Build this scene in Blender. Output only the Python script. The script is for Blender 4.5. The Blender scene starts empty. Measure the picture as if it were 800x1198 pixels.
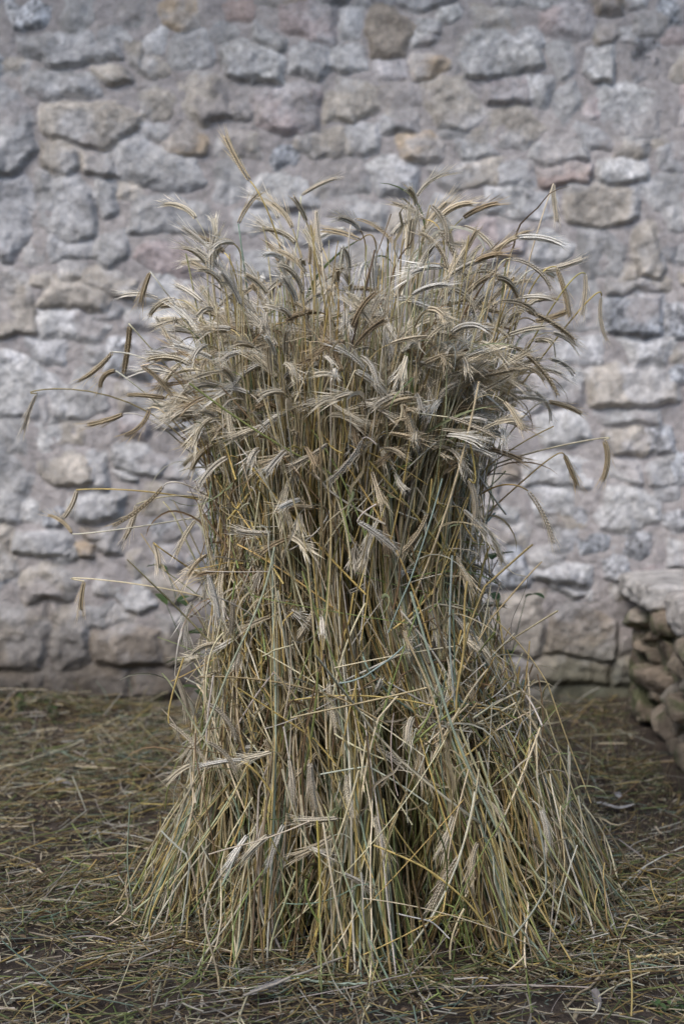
import bpy, math
import numpy as np

R = math.radians
rng = np.random.default_rng(11)
scene = bpy.context.scene
COL = scene.collection

# ------------------------------------------------------------------ camera model (50 mm, portrait, 1.2 m above the ground)
FPX, CX, CY, CAMH, PITCH = 1664.0, 400.0, 599.0, 1.2, R(6.14)
SP, CP = math.sin(PITCH), math.cos(PITCH)
WALL_Y = 4.80


def ray(px, py):
    a, v = (px - CX) / FPX, (py - CY) / FPX
    return np.array([a, CP - v * SP, -SP - v * CP])


def at(px, py, y):
    """world point seen at photo pixel (px, py) at the distance y from the camera"""
    d = ray(px, py)
    return np.array([0, 0, CAMH]) + d * (y / d[1])


def on_ground(px, py, z=0.0):
    d = ray(px, py)
    return np.array([0, 0, CAMH]) + d * ((z - CAMH) / d[2])


def project(p):
    q = p - np.array([0, 0, CAMH])
    dep = q[:, 1] * CP - q[:, 2] * SP
    up = q[:, 1] * SP + q[:, 2] * CP
    return CX + FPX * q[:, 0] / dep, CY - FPX * up / dep, dep


# ------------------------------------------------------------------ helpers
def nrm(v):
    return v / np.maximum(np.linalg.norm(v, axis=-1, keepdims=True), 1e-9)


_tab = rng.random((256, 256)).astype(np.float32)


def vnoise(x, y):
    xi, yi = np.floor(x).astype(int), np.floor(y).astype(int)
    fx, fy = x - xi, y - yi
    fx, fy = fx * fx * (3 - 2 * fx), fy * fy * (3 - 2 * fy)
    a, b = _tab[xi & 255, yi & 255], _tab[(xi + 1) & 255, yi & 255]
    c, d = _tab[xi & 255, (yi + 1) & 255], _tab[(xi + 1) & 255, (yi + 1) & 255]
    return (a * (1 - fx) + b * fx) * (1 - fy) + (c * (1 - fx) + d * fx) * fy


def fbm(x, y, f, octs=4, off=0.0):
    s, amp, tot = 0, 1.0, 0
    for k in range(octs):
        s = s + amp * vnoise(x * f + 17.3 * k + off, y * f + 9.1 * k + off * 1.7)
        tot += amp
        amp *= 0.5
        f *= 2.03
    return s / tot


def sstep(a, b, x):
    t = np.clip((x - a) / (b - a), 0, 1)
    return t * t * (3 - 2 * t)


def build(name, verts, faces, mat, cols=None, parent=None, smooth=True):
    """one mesh object from numpy arrays; faces = list of (M,3) / (M,4) index arrays"""
    me = bpy.data.meshes.new(name)
    verts = np.ascontiguousarray(verts, dtype=np.float32).reshape(-1, 3)
    me.vertices.add(len(verts))
    me.vertices.foreach_set('co', verts.ravel())
    loops = np.concatenate([f.ravel() for f in faces]).astype(np.int32)
    sizes = np.concatenate([np.full(len(f), f.shape[1]) for f in faces])
    starts = np.concatenate([[0], np.cumsum(sizes)[:-1]]).astype(np.int32)
    me.loops.add(len(loops))
    me.loops.foreach_set('vertex_index', loops)
    me.polygons.add(len(sizes))
    me.polygons.foreach_set('loop_start', starts)
    me.update(calc_edges=True)
    if cols is not None:
        at_ = me.attributes.new('Col', 'FLOAT_COLOR', 'POINT')
        c = np.ones((len(verts), 4), dtype=np.float32)
        c[:, :3] = cols.reshape(-1, 3)
        at_.data.foreach_set('color', c.ravel())
    if smooth:
        me.shade_smooth()
    else:
        me.shade_flat()
    me.materials.append(mat)
    ob = bpy.data.objects.new(name, me)
    COL.objects.link(ob)
    if parent is not None:
        ob.parent = parent
    return ob


def tag(o, label=None, cat=None, group=None, kind=None):
    for k, v in (('label', label), ('category', cat), ('group', group), ('kind', kind)):
        if v:
            o[k] = v
    return o


def empty(name, loc=(0, 0, 0)):
    o = bpy.data.objects.new(name, None)
    o.location = loc
    o.empty_display_size = 0.1
    COL.objects.link(o)
    return o


# ------------------------------------------------------------------ materials
def new_mat(name, rough=0.9, spec=0.2):
    m = bpy.data.materials.new(name)
    m.use_nodes = True
    nt = m.node_tree
    b = nt.nodes['Principled BSDF']
    b.inputs['Roughness'].default_value = rough
    b.inputs['Specular IOR Level'].default_value = spec
    return m, nt, b


def noise_node(nt, scale, detail=6, rough=0.6, coord='Object'):
    tc = nt.nodes.new('ShaderNodeTexCoord')
    n = nt.nodes.new('ShaderNodeTexNoise')
    n.inputs['Scale'].default_value = scale
    n.inputs['Detail'].default_value = detail
    n.inputs['Roughness'].default_value = rough
    nt.links.new(tc.outputs[coord], n.inputs['Vector'])
    return n


def ramp(nt, src, stops):
    r = nt.nodes.new('ShaderNodeValToRGB')
    el = r.color_ramp.elements
    while len(el) < len(stops):
        el.new(0.5)
    for e, (p, c) in zip(el, stops):
        e.position = p
        e.color = (*c, 1) if len(c) == 3 else c
    nt.links.new(src, r.inputs['Fac'])
    return r


def mix(nt, kind, fac, a, b):
    n = nt.nodes.new('ShaderNodeMix')
    n.data_type = 'RGBA'
    n.blend_type = kind
    for sock, v in ((n.inputs[0], fac), (n.inputs[6], a), (n.inputs[7], b)):
        if hasattr(v, 'links'):
            nt.links.new(v, sock)
        else:
            sock.default_value = v
    return n.outputs[2]


def bump(nt, b, src, strength, dist):
    n = nt.nodes.new('ShaderNodeBump')
    n.inputs['Strength'].default_value = strength
    n.inputs['Distance'].default_value = dist
    nt.links.new(src, n.inputs['Height'])
    nt.links.new(n.outputs['Normal'], b.inputs['Normal'])


def attr_mat(name, rough, spec, vary_scale, lo, hi, bump_scale=None, bs=0.4, bd=0.004, transl=0.0):
    """colour comes from the mesh's own Col attribute, broken up by noise"""
    m, nt, b = new_mat(name, rough, spec)
    a = nt.nodes.new('ShaderNodeAttribute')
    a.attribute_name = 'Col'
    n = noise_node(nt, vary_scale)
    r = ramp(nt, n.outputs['Fac'], [(0.3, (lo,) * 3), (0.7, (hi,) * 3)])
    c = mix(nt, 'MULTIPLY', 1.0, a.outputs['Color'], r.outputs['Color'])
    nt.links.new(c, b.inputs['Base Color'])
    if bump_scale:
        n2 = noise_node(nt, bump_scale, 8, 0.65)
        bump(nt, b, n2.outputs['Fac'], bs, bd)
    if transl:
        t = nt.nodes.new('ShaderNodeBsdfTranslucent')
        nt.links.new(c, t.inputs['Color'])
        ms = nt.nodes.new('ShaderNodeMixShader')
        ms.inputs[0].default_value = transl
        out = nt.nodes['Material Output']
        nt.links.new(b.outputs[0], ms.inputs[1])
        nt.links.new(t.outputs[0], ms.inputs[2])
        nt.links.new(ms.outputs[0], out.inputs['Surface'])
    return m


M_WALL = attr_mat('wall_stone_and_mortar', 0.95, 0.15, 38, 0.74, 1.22, 95, 0.6, 0.008)
M_STRAW = attr_mat('dry_straw', 0.55, 0.35, 60, 0.75, 1.2)
M_EAR = attr_mat('dry_grain_ear', 0.7, 0.25, 90, 0.85, 1.15, transl=0.15)
M_LEAF = attr_mat('dry_leaf_blade', 0.65, 0.3, 45, 0.75, 1.2, transl=0.25)
M_GREEN = attr_mat('green_leaf', 0.5, 0.4, 30, 0.8, 1.2, transl=0.3)
M_BENCH = attr_mat('rubble_stone', 0.95, 0.15, 22, 0.55, 1.3, 42, 1.0, 0.016)


def soil_mat():
    m, nt, b = new_mat('dry_soil', 1.0, 0.1)
    n = noise_node(nt, 5, 8, 0.65)
    r = ramp(nt, n.outputs['Fac'], [(0.3, (0.036, 0.029, 0.024)), (0.52, (0.066, 0.053, 0.043)), (0.72, (0.105, 0.088, 0.072))])
    n2 = noise_node(nt, 90, 6, 0.7)
    r2 = ramp(nt, n2.outputs['Fac'], [(0.3, (0.6,) * 3), (0.7, (1.35,) * 3)])
    nt.links.new(mix(nt, 'MULTIPLY', 1.0, r.outputs['Color'], r2.outputs['Color']), b.inputs['Base Color'])
    bump(nt, b, n2.outputs['Fac'], 0.8, 0.012)
    return m


M_SOIL = soil_mat()


def grid_faces(nx, ny):
    i = np.arange(nx * ny).reshape(ny, nx)
    return np.stack([i[:-1, :-1], i[:-1, 1:], i[1:, 1:], i[1:, :-1]], -1).reshape(-1, 4)


def graded(lo, hi, step, far, coarse):
    """fine spacing between lo and hi, growing outwards to +-far"""
    mid = np.arange(lo, hi + step / 2, step)

    def outw(start, end):
        out, s, p = [], step, start
        sg = 1 if end > start else -1
        while abs(end - p) > 1e-6:
            s = min(s * 1.25, coarse)
            p = p + sg * min(s, abs(end - p))
            out.append(p)
        return np.array(out)
    a = outw(lo, far[0])[::-1] if far[0] < lo else np.array([])
    b = outw(hi, far[1]) if far[1] > hi else np.array([])
    return np.concatenate([a, mid, b])


# ------------------------------------------------------------------ STONE WALL
# stones traced on the wall's plane: tile offset, then (tone, prominence mm, points in half pixels)
TONE = {'g': (.36, .35, .335), 't': (.38, .335, .275), 'r': (.36, .27, .235), 'w': (.43, .42, .40), 'd': (.12, .12, .125),
        'b': (.29, .305, .325), 'n': (.28, .23, .175), 'o': (.42, .315, .20), 'p': (.37, .30, .285), 'k': (.24, .24, .245)}
STONES = []


def tile(ox, oy, txt):
    for ln in txt.strip().split('\n'):
        f = ln.split()
        pts = [tuple(map(float, q.split(','))) for q in f[2:]]
        STONES.append((f[0], float(f[1]), [(ox + a / 2, oy + b / 2) for a, b in pts]))


tile(0, 0, """
g 16 155,0 215,0 210,40 180,70 155,55
g 12 285,0 340,0 335,40 300,50 285,35
o 24 385,10 420,0 455,15 455,60 420,75 385,60
g 26 48,85 110,82 190,100 270,108 270,130 200,135 130,153 90,135 55,115
t 20 290,95 325,100 325,160 300,140
g 14 335,65 375,80 380,115 345,118
t 18 328,135 375,130 390,165 345,180 328,165
g 18 410,75 475,78 485,150 405,155
g 12 505,60 545,70 520,100 495,90
r 14 520,5 585,0 590,40 540,40
g 14 600,55 660,90 655,115 600,80
p 18 660,15 720,0 780,20 775,100 720,80 665,60
w 28 510,120 560,95 640,120 660,150 655,195 540,180 525,150
w 18 680,120 720,95 765,110 770,160 735,190 685,165
g 14 775,110 800,105 830,130 820,165 770,150
g 18 65,175 130,165 215,180 225,215 110,230 70,205
t 24 210,160 270,165 300,188 250,185
t 22 105,250 240,245 330,265 325,300 250,340 130,325 100,290
t 20 332,225 355,210 390,225 390,260 355,272 335,255
t 16 412,185 470,175 520,190 545,275 470,290 430,270
p 20 600,220 700,205 745,225 745,290 660,305 605,285
t 14 755,230 820,225 825,285 765,270
g 14 330,295 380,285 370,320 340,325
o 16 375,325 425,298 475,325 470,355 395,355
t 12 525,310 590,320 610,360 560,370 500,355
t 18 690,320 740,300 795,310 820,355 740,360 700,345
g 26 280,340 320,333 460,380 470,425 400,445 285,410
t 20 105,340 145,340 180,355 180,385 150,405 108,395
t 22 192,355 270,360 275,405 200,408
g 26 0,190 40,215 70,260 82,360 30,405 -40,400 -40,190
g 14 505,385 560,375 580,430 550,465 500,455
w 20 590,430 640,410 735,415 745,475 680,490 590,480
t 16 283,425 320,430 325,455 285,455
g 22 230,420 265,430 268,490 240,505 222,465
g 22 90,415 160,410 210,460 215,540 170,560 110,530 75,470
g 28 320,460 390,465 490,480 495,540 420,545 305,540
g 14 560,495 640,500 630,535 560,530
g 16 115,548 210,555 215,600 120,605
g 16 230,560 290,540 300,600 260,625 225,600
p 18 345,580 460,570 530,600 500,640 380,640 330,600
t 16 140,620 200,625 200,655 145,655
t 20 205,640 240,632 315,660 315,685 205,665
t 24 125,655 250,680 245,715 100,715
k 20 -40,430 60,420 80,490 50,560 20,600 -40,600
t 14 -40,615 0,615 60,640 90,780 -40,785
w 12 105,725 170,735 215,730 250,760 230,800 100,790
w 14 295,720 430,725 440,765 300,770
b 14 20,0 110,0 105,45 40,55
g 14 640,520 760,515 790,560 650,570
w 14 560,590 680,585 700,640 570,650
""")
tile(400, 0, """
g 14 0,30 45,25 35,85 0,85
n 24 75,25 110,15 160,60 150,115 80,115 65,70
w 14 180,45 220,45 220,65 185,70
g 18 0,110 45,110 55,155 5,165
p 16 90,135 145,130 150,180 100,175
o 22 175,130 215,135 245,155 185,180
w 24 280,90 330,85 440,95 460,150 400,175 300,175 270,130
t 12 310,20 385,20 390,55 320,70
p 18 465,30 510,12 590,30 585,80 520,90 470,60
n 30 590,-10 660,-10 650,25 605,32
g 12 480,110 530,100 545,165 510,180
w 28 580,120 625,120 630,185 600,192 575,170
d 6 680,95 735,85 735,180 690,190
t 18 0,190 70,210 85,245 20,280 0,275
t 14 90,215 170,195 180,230 120,245
t 16 205,190 280,190 335,270 290,300 230,290 195,240
p 28 340,195 430,188 430,235 350,240
w 22 437,188 490,185 480,235 437,232
g 22 95,270 160,270 165,300 95,305
g 14 20,300 80,290 85,355 15,355
t 18 345,270 420,250 465,300 430,340 370,330
o 20 125,320 200,310 230,340 215,370 150,370
w 24 270,335 330,335 360,360 280,370
t 12 285,305 335,305 335,330 290,330
w 18 450,345 500,325 560,335 560,375 480,380 450,370
g 10 500,230 540,195 555,250 520,290
g 22 550,300 590,310 625,325 620,345 580,340
t 20 630,325 710,335 700,370 640,365
w 8 610,200 660,195 740,240 735,320 650,325 615,280
w 20 70,395 110,370 165,400 160,450 90,455
g 14 0,370 60,375 60,450 0,450
t 18 195,390 250,400 370,375 360,430 260,440
g 14 370,395 450,390 455,430 370,435
r 22 470,395 520,385 575,395 575,420 480,425
w 18 600,390 640,375 700,385 705,420 610,425
t 28 530,435 600,430 680,450 680,510 610,525 535,510
w 22 340,455 430,440 500,460 500,495 345,500
g 10 690,440 830,380 830,480 730,490
p 20 265,545 340,525 430,530 420,590 350,605 270,600
w 18 445,560 480,540 530,570 520,600 450,605
g 18 555,540 600,530 660,580 650,640 580,640 550,600
t 26 685,540 720,530 755,620 735,645 705,645 685,580
t 18 660,625 695,630 690,655 660,650
t 24 625,660 750,655 750,678 625,680
b 24 625,695 690,685 740,700 740,785 620,780
b 18 750,715 830,720 830,790 755,790
g 16 760,500 830,480 830,540 770,530
b 16 745,10 830,0 830,50 750,50
g 14 500,660 580,650 610,700 600,770 510,760
w 12 440,700 500,690 500,760 450,770
g 16 10,490 90,485 100,530 20,540
""")
tile(0, 400, """
w 14 -40,20 90,60 95,178 -40,170
w 14 97,72 155,110 150,178 99,178
g 14 60,0 140,10 150,45 100,50
g 18 160,110 190,60 235,100 245,160 200,180 160,175
w 14 90,195 130,190 140,235 100,245
t 14 145,185 185,200 185,235 150,235
t 28 95,265 150,255 210,285 210,320 130,325 95,295
g 14 -40,190 80,200 90,290 50,360 35,420 -40,425
g 16 215,260 250,265 248,340 215,330
g 16 270,250 340,245 380,280 370,310 280,290
g 16 275,305 300,305 315,325 280,320
g 24 165,370 230,345 285,360 270,415 190,425 160,400
w 12 40,370 75,370 75,415 45,410
g 28 40,455 110,445 165,460 150,490 35,490
t 16 -40,435 25,440 35,545 -40,550
g 16 145,485 175,478 175,505 140,508
o 20 180,475 215,480 215,505 190,500
n 24 200,445 270,440 275,490 250,500 205,465
t 26 55,550 110,515 185,560 160,605 70,605 50,580
t 22 300,500 340,490 345,545 310,550
g 22 260,590 310,560 365,610 330,630 290,630
t 20 335,555 400,560 470,590 430,605 340,580
t 30 -40,622 0,620 110,625 110,740 90,765 -40,765
t 30 130,625 205,630 210,745 150,768 125,710
n 32 220,675 370,680 378,745 235,755 220,720
g 18 205,625 255,620 245,660 210,655
n 22 -40,772 100,772 110,820 -40,825
n 22 120,775 200,770 300,772 300,825 120,830
n 20 310,775 420,775 420,830 310,830
t 20 378,640 420,640 440,740 390,750
t 16 280,100 370,120 390,150 280,160
g 16 360,170 440,165 450,200 370,200
""")
tile(400, 400, """
w 16 500,0 600,0 595,45 500,45
w 18 645,0 770,0 760,45 680,45
t 28 570,75 620,55 740,55 790,100 780,130 700,145 590,145
w 14 440,70 550,75 560,140 450,155
b 14 775,65 830,65 830,95 775,90
g 12 600,160 740,160 740,190 620,185
w 16 460,180 560,170 580,230 480,240
t 20 615,215 700,205 716,255 640,260
b 18 719,210 760,205 765,255 720,255
w 18 435,275 500,265 590,290 570,330 440,330
w 14 600,290 690,285 690,320 605,315
g 16 720,290 770,270 778,320 720,325
b 18 780,265 830,260 830,330 780,325
w 14 450,345 530,340 540,390 460,400
g 16 735,330 790,335 785,360 735,355
w 16 598,400 620,355 680,335 730,370 735,410 670,440 605,430
g 12 500,430 540,430 530,480 500,480
t 20 440,490 490,480 520,495 510,520 450,515
b 20 610,500 660,480 670,560 620,550
w 34 440,530 500,515 570,530 575,560 500,570 445,550
g 26 490,572 560,578 535,588
t 22 345,605 465,595 465,730 345,735
n 18 495,640 530,600 560,620 630,650 625,735 480,725
n 18 390,745 620,742 620,800 430,800
w 18 765,470 830,465 830,520 765,520
b 12 555,455 610,455 605,480 560,485
n 16 640,745 830,745 830,800 640,800
""")


def wall_px(px, py):
    p = at(px, py, WALL_Y)
    return p[0], p[2]


def make_wall():
    X0, X1, ZT = -4.6, 4.6, 3.3
    gx = graded(-1.42, 1.42, 0.0052, (X0, X1), 0.03)
    gz = graded(0.0, 2.62, 0.0052, (-0.12, ZT), 0.03)
    GX, GZ = np.meshgrid(gx, gz)
    H = (fbm(GX, GZ, 1.6, 3) - .5) * .030 + (fbm(GX, GZ, 9, 4, 3.) - .5) * .020 + (fbm(GX, GZ, 45, 4, 8.) - .5) * .007
    mort = np.array([.345, .318, .305])
    mv = fbm(GX, GZ, 2.2, 4, 21.)
    C = mort * (0.80 + 0.42 * mv[..., None]) + (fbm(GX, GZ, 14, 3, 5.)[..., None] - .5) * np.array([.05, .045, .03])
    polys = []
    for tone, prom, pts in STONES:
        polys.append((tone, prom * 1e-3, np.array([wall_px(*p) for p in pts])))
    # occupancy for the stones nobody traced: behind the sheaf, beside and above the picture
    occ_s = 0.02
    ow, oh = int((X1 - X0) / occ_s), int((ZT + .12) / occ_s)
    occ = np.zeros((oh, ow), bool)
    ox = X0 + (np.arange(ow) + .5) * occ_s
    oz = -.12 + (np.arange(oh) + .5) * occ_s
    OX, OZ = np.meshgrid(ox, oz)

    def inside(poly, grow):
        c = poly.mean(0)
        q = c + (poly - c) * (1 + grow / np.maximum(np.linalg.norm(poly - c, axis=1, keepdims=True), .01))
        x0, z0, x1, z1 = *q.min(0), *q.max(0)
        sel = (OX >= x0) & (OX <= x1) & (OZ >= z0) & (OZ <= z1)
        res = np.zeros_like(occ)
        px, pz = OX[sel], OZ[sel]
        r = np.zeros(len(px), bool)
        for i in range(len(q)):
            a, b = q[i], q[(i + 1) % len(q)]
            cr = ((a[1] > pz) != (b[1] > pz)) & (px < (b[0] - a[0]) * (pz - a[1]) / (b[1] - a[1] + 1e-12) + a[0])
            r ^= cr
        res[sel] = r
        return res
    for _, _, q in polys:
        occ |= inside(q, .012)
    wr = np.random.default_rng(5)
    tones = list('gggtttwwpnbk')
    for big in (True, True, False, False):
        z = -.05
        while z < ZT:
            h = wr.uniform(.09, .2) if big else wr.uniform(.035, .09)
            x = X0 + wr.uniform(0, .2)
            while x < X1:
                w = h * wr.uniform(1.0, 2.6)
                k = int(wr.integers(5, 8))
                a = np.sort((np.arange(k) + wr.uniform(-.28, .28, k)) / k * 2 * np.pi)
                rx, rz = w / 2 * .98, h / 2 * .98
                ca, sa = np.cos(a), np.sin(a)
                e = .55
                q = np.stack([x + w / 2 + rx * np.sign(ca) * np.abs(ca) ** e, z + h / 2 + rz * np.sign(sa) * np.abs(sa) ** e], 1)
                q += wr.normal(0, h * .05, q.shape)
                m = inside(q, 0)
                if m.any() and not (m & occ).any():
                    polys.append((tones[wr.integers(len(tones))], (wr.uniform(.012, .028) if big else wr.uniform(.006, .016)), q))
                    occ |= inside(q, .012)
                x += w * (wr.uniform(.9, 1.15) if big else wr.uniform(.6, 1.6))
            z += h * (wr.uniform(.75, 1.05) if big else .8)
    wx = (fbm(GX, GZ, 12, 4, 31.) - .5) * .05
    wz = (fbm(GX, GZ, 12, 4, 57.) - .5) * .05
    rough = fbm(GX, GZ, 22, 5, 77.) - .5
    facet = fbm(GX, GZ, 7, 2, 99.) - .5
    smear = fbm(GX, GZ, 6, 4, 41.)
    speck = fbm(GX, GZ, 85, 3, 63.)
    Hs = np.zeros_like(H)
    groove = np.zeros_like(H)
    for i, (tone, prom, q) in enumerate(polys):
        x0, z0, x1, z1 = *(q.min(0) - .05), *(q.max(0) + .05)
        ix = slice(*np.searchsorted(gx, [x0, x1]))
        iz = slice(*np.searchsorted(gz, [z0, z1]))
        if ix.stop <= ix.start or iz.stop <= iz.start:
            continue
        px, pz = GX[iz, ix] + wx[iz, ix], GZ[iz, ix] + wz[iz, ix]
        d2 = np.full(px.shape, 1e9)
        sgn = np.zeros(px.shape, bool)
        for j in range(len(q)):
            a, b = q[j], q[(j + 1) % len(q)]
            ex, ez = b - a
            t = np.clip(((px - a[0]) * ex + (pz - a[1]) * ez) / (ex * ex + ez * ez + 1e-12), 0, 1)
            d2 = np.minimum(d2, (px - a[0] - t * ex) ** 2 + (pz - a[1] - t * ez) ** 2)
            sgn ^= ((a[1] > pz) != (b[1] > pz)) & (px < (b[0] - a[0]) * (pz - a[1]) / (b[1] - a[1] + 1e-12) + a[0])
        d = np.sqrt(d2) * np.where(sgn, -1, 1) - .017
        c = q.mean(0)
        sz = q.max(0) - q.min(0)
        u, v = (px - c[0]) / sz[0], (pz - c[1]) / sz[1]
        tl = wr.normal(0, .35, 2)
        ew = .016 + .014 * np.clip(v + .5, 0, 1) + .020 * wr.random()
        prof = sstep(0.004, -1, d / ew)
        lean = 1 + tl[0] * u + (tl[1] - .35) * v
        h = prof * (prom * .78 * np.clip(lean, .35, 1.7) + (facet[iz, ix] * .035 + rough[iz, ix] * .022) * min(1, prom / .016))
        h = np.where(d < 0.003, h, -1)
        cur = Hs[iz, ix]
        better = (h > cur) & (d < .003)
        Hs[iz, ix] = np.where(better, h, cur)
        groove[iz, ix] = np.maximum(groove[iz, ix], np.exp(-np.abs(d) / .009) * (d > -.004) * (.4 + .6 * (v < 0)) * prom * .25)
        lum = np.mean(TONE[tone])
        grey = np.array([1.0, .985, .985]) * (lum * .5 + .36 * .5) * wr.uniform(.99, 1.28)
        var = fbm(GX[iz, ix], GZ[iz, ix], 10, 4, 13. * i)[..., None] - .5
        pat = sstep(.38, .60, fbm(GX[iz, ix], GZ[iz, ix], 9, 5, 7. * i + 3))[..., None]
        col = (grey * (1 - (.24 + .50 * pat)) + np.array(TONE[tone]) * (.24 + .50 * pat)) * (1 + .8 * var)
        fine = fbm(GX[iz, ix], GZ[iz, ix], 60, 3, 5. * i)[..., None] - .5
        col = col * (1 + .55 * fine)
        sp = speck[iz, ix][..., None]
        if tone in 'bdw':
            col = col * (1 + (1.9 if tone != 'w' else .7) * (sp - .5))
        cover = sstep(.63, .73, smear[iz, ix] + (.05 if prom < .015 else -.03))
        k = (sstep(.004, -.008, d + rough[iz, ix] * .018) * (1 - .75 * cover) * better)[..., None]
        C[iz, ix] = C[iz, ix] * (1 - k) + col * k
    H = H - groove + Hs
    # rain splashed earth along the foot of the wall (stain deepened to paint in shade, with an uneven upper edge)
    st = sstep(.46, .04, GZ + (fbm(GX, GZ, 4, 4, 71.) - .5) * .34)[..., None]
    st = st * (1 - .70 * sstep(.1, .45, GX) * sstep(.05, .17, GZ))[..., None]
    C = C * (1 - .86 * st) + np.array([.085, .071, .056]) * (.86 * st)
    alg = (sstep(.30, .10, GZ + (fbm(GX, GZ, 5, 3, 81.) - .5) * .2) * sstep(.60, .74, GX) * sstep(1.3, 1.0, GX))[..., None] * .35
    C = C * (1 - alg) + np.array([.10, .12, .065]) * alg
    C = np.clip(C, .02, .8)
    ny, nx = GX.shape
    V = np.stack([GX, WALL_Y - H, GZ], -1).reshape(-1, 3)
    F = [grid_faces(nx, ny)]
    # thickness: back, ends and top
    idx = np.arange(nx * ny).reshape(ny, nx)
    rim = np.concatenate([idx[0, :], idx[1:, -1], idx[-1, -2::-1], idx[-2:0:-1, 0]])
    back = V[rim].copy()
    back[:, 1] = WALL_Y + .55
    bi = len(V) + np.arange(len(rim))
    V = np.concatenate([V, back])
    n = len(rim)
    r2, b2 = np.roll(rim, -1), np.roll(bi, -1)
    F.append(np.stack([rim, bi, b2, r2], 1))
    ctr = np.array([[0, WALL_Y + .55, 1.6]])
    V = np.concatenate([V, ctr])
    F.append(np.stack([bi, np.full(n, len(V) - 1), b2], 1))
    Cc = np.concatenate([C.reshape(-1, 3), np.tile([.3, .28, .26], (n + 1, 1))])
    w = build('stone_wall', V, F, M_WALL, Cc)
    tag(w, 'old rubble stone wall with pale lilac grey mortar behind the sheaf', 'wall', kind='thing')


make_wall()


def box(name, x0, x1, y0, y1, z0, z1, mat, col, parent=None):
    V = np.array([(x, y, z) for z in (z0, z1) for x, y in ((x0, y0), (x1, y0), (x1, y1), (x0, y1))], float)
    F = np.array([(3, 2, 1, 0), (4, 5, 6, 7), (0, 1, 5, 4), (1, 2, 6, 5), (2, 3, 7, 6), (3, 0, 4, 7)])
    return build(name, V, [F], mat, np.tile(col, (8, 1)), parent, smooth=False)


def make_shade_casters():
    # unseen eave added above the frame to shade the top of the wall
    w = bpy.data.objects['stone_wall']
    th = .06
    prof = [(4.02, 3.19), (5.6, 3.95), (5.6, 3.95 + th), (4.02, 3.19 + th)]
    V = np.array([(x, y, z) for x in (-4.9, 4.9) for y, z in prof])
    F = np.array([(0, 1, 2, 3), (7, 6, 5, 4), (0, 4, 5, 1), (1, 5, 6, 2), (2, 6, 7, 3), (3, 7, 4, 0)])
    build('shade_eave', V, [F], M_WALL, np.tile((.20, .12, .08), (8, 1)), w, smooth=False)
    # unseen high wall added behind the camera to keep the low sky off the ground
    h = box('shade_wall', -7, 7, -1.7, -1.2, -.1, 3.15, M_WALL, (.22, .20, .18))
    tag(h, 'plain high wall added unseen behind the camera to shade the ground', 'wall', kind='thing')


make_shade_casters()

# ------------------------------------------------------------------ GROUND
def ground_h(x, y):
    h = (fbm(x, y, 1.1, 3, 2.) - .5) * .05 + (fbm(x, y, 7, 4, 6.) - .5) * .022
    near = sstep(6.5, 5.5, np.abs(y)) * sstep(5.5, 4.5, np.abs(x))
    return h * near + sstep(4.50, 4.8, y) * (-.055 + .13 * fbm(x, y, 4, 4, 33.)) * near


def make_ground():
    gx = graded(-1.7, 1.7, 0.012, (-400, 400), 60)
    gy = graded(2.1, 4.9, 0.012, (-400, 400), 60)
    GX, GY = np.meshgrid(gx, gy)
    Z = ground_h(GX, GY)
    V = np.stack([GX, GY, Z], -1).reshape(-1, 3)
    g = build('ground', V, [grid_faces(*GX.shape[::-1])], M_SOIL)
    tag(g, 'bare brown earth yard strewn with straw', 'ground', kind='structure')


make_ground()

# ------------------------------------------------------------------ tubes, ears, leaves (batched)
PAL = np.array([(.47, .35, .125), (.61, .53, .355), (.28, .225, .115), (.21, .25, .080), (.20, .27, .20), (.15, .098, .050), (.53, .49, .40)])


def pick_cols(n, p, jit=.12, r=None):
    r = r or rng
    p = np.array(p, float)
    c = PAL[r.choice(len(PAL), n, p=p / p.sum())]
    return c * (1 + r.normal(0, jit, (n, 1))) * (1 + r.normal(0, .03, (n, 3)))


def tubes(P, rad, k=5):
    """P (S,n,3), rad (S,n) -> verts (S,n,k,3), quads for one tube"""
    S, n, _ = P.shape
    T = np.gradient(P, axis=1)
    T = nrm(T)
    ref = nrm(np.broadcast_to(np.array([.31, .88, .36]), T.shape).copy())
    A = nrm(np.cross(T, ref))
    B = np.cross(T, A)
    a = np.arange(k) / k * 2 * np.pi
    V = P[:, :, None, :] + rad[:, :, None, None] * (np.cos(a)[:, None] * A[:, :, None, :] + np.sin(a)[:, None] * B[:, :, None, :])
    i = np.arange(n * k).reshape(n, k)
    j = np.roll(i, -1, 1)
    F = np.stack([i[:-1], j[:-1], j[1:], i[1:]], -1).reshape(-1, 4)
    return V.reshape(S, n * k, 3), F


def arc(p, d, g, phi, L, n):
    """curves starting at p along d that bend by phi towards g; all (S,..)"""
    s = np.linspace(0, 1, n)
    sm = (s[1:] + s[:-1]) / 2
    ang = phi[:, None] * sm
    t = np.cos(ang)[..., None] * d[:, None, :] + np.sin(ang)[..., None] * g[:, None, :]
    st = t * (L[:, None, None] / (n - 1))
    P = np.concatenate([p[:, None, :], p[:, None, :] + np.cumsum(st, 1)], 1)
    ae = phi[:, None] * s
    T = np.cos(ae)[..., None] * d[:, None, :] + np.sin(ae)[..., None] * g[:, None, :]
    N = -np.sin(ae)[..., None] * d[:, None, :] + np.cos(ae)[..., None] * g[:, None, :]
    return P, T, N


def perp(d, v):
    return nrm(v - (v * d).sum(-1, keepdims=True) * d)


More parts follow.
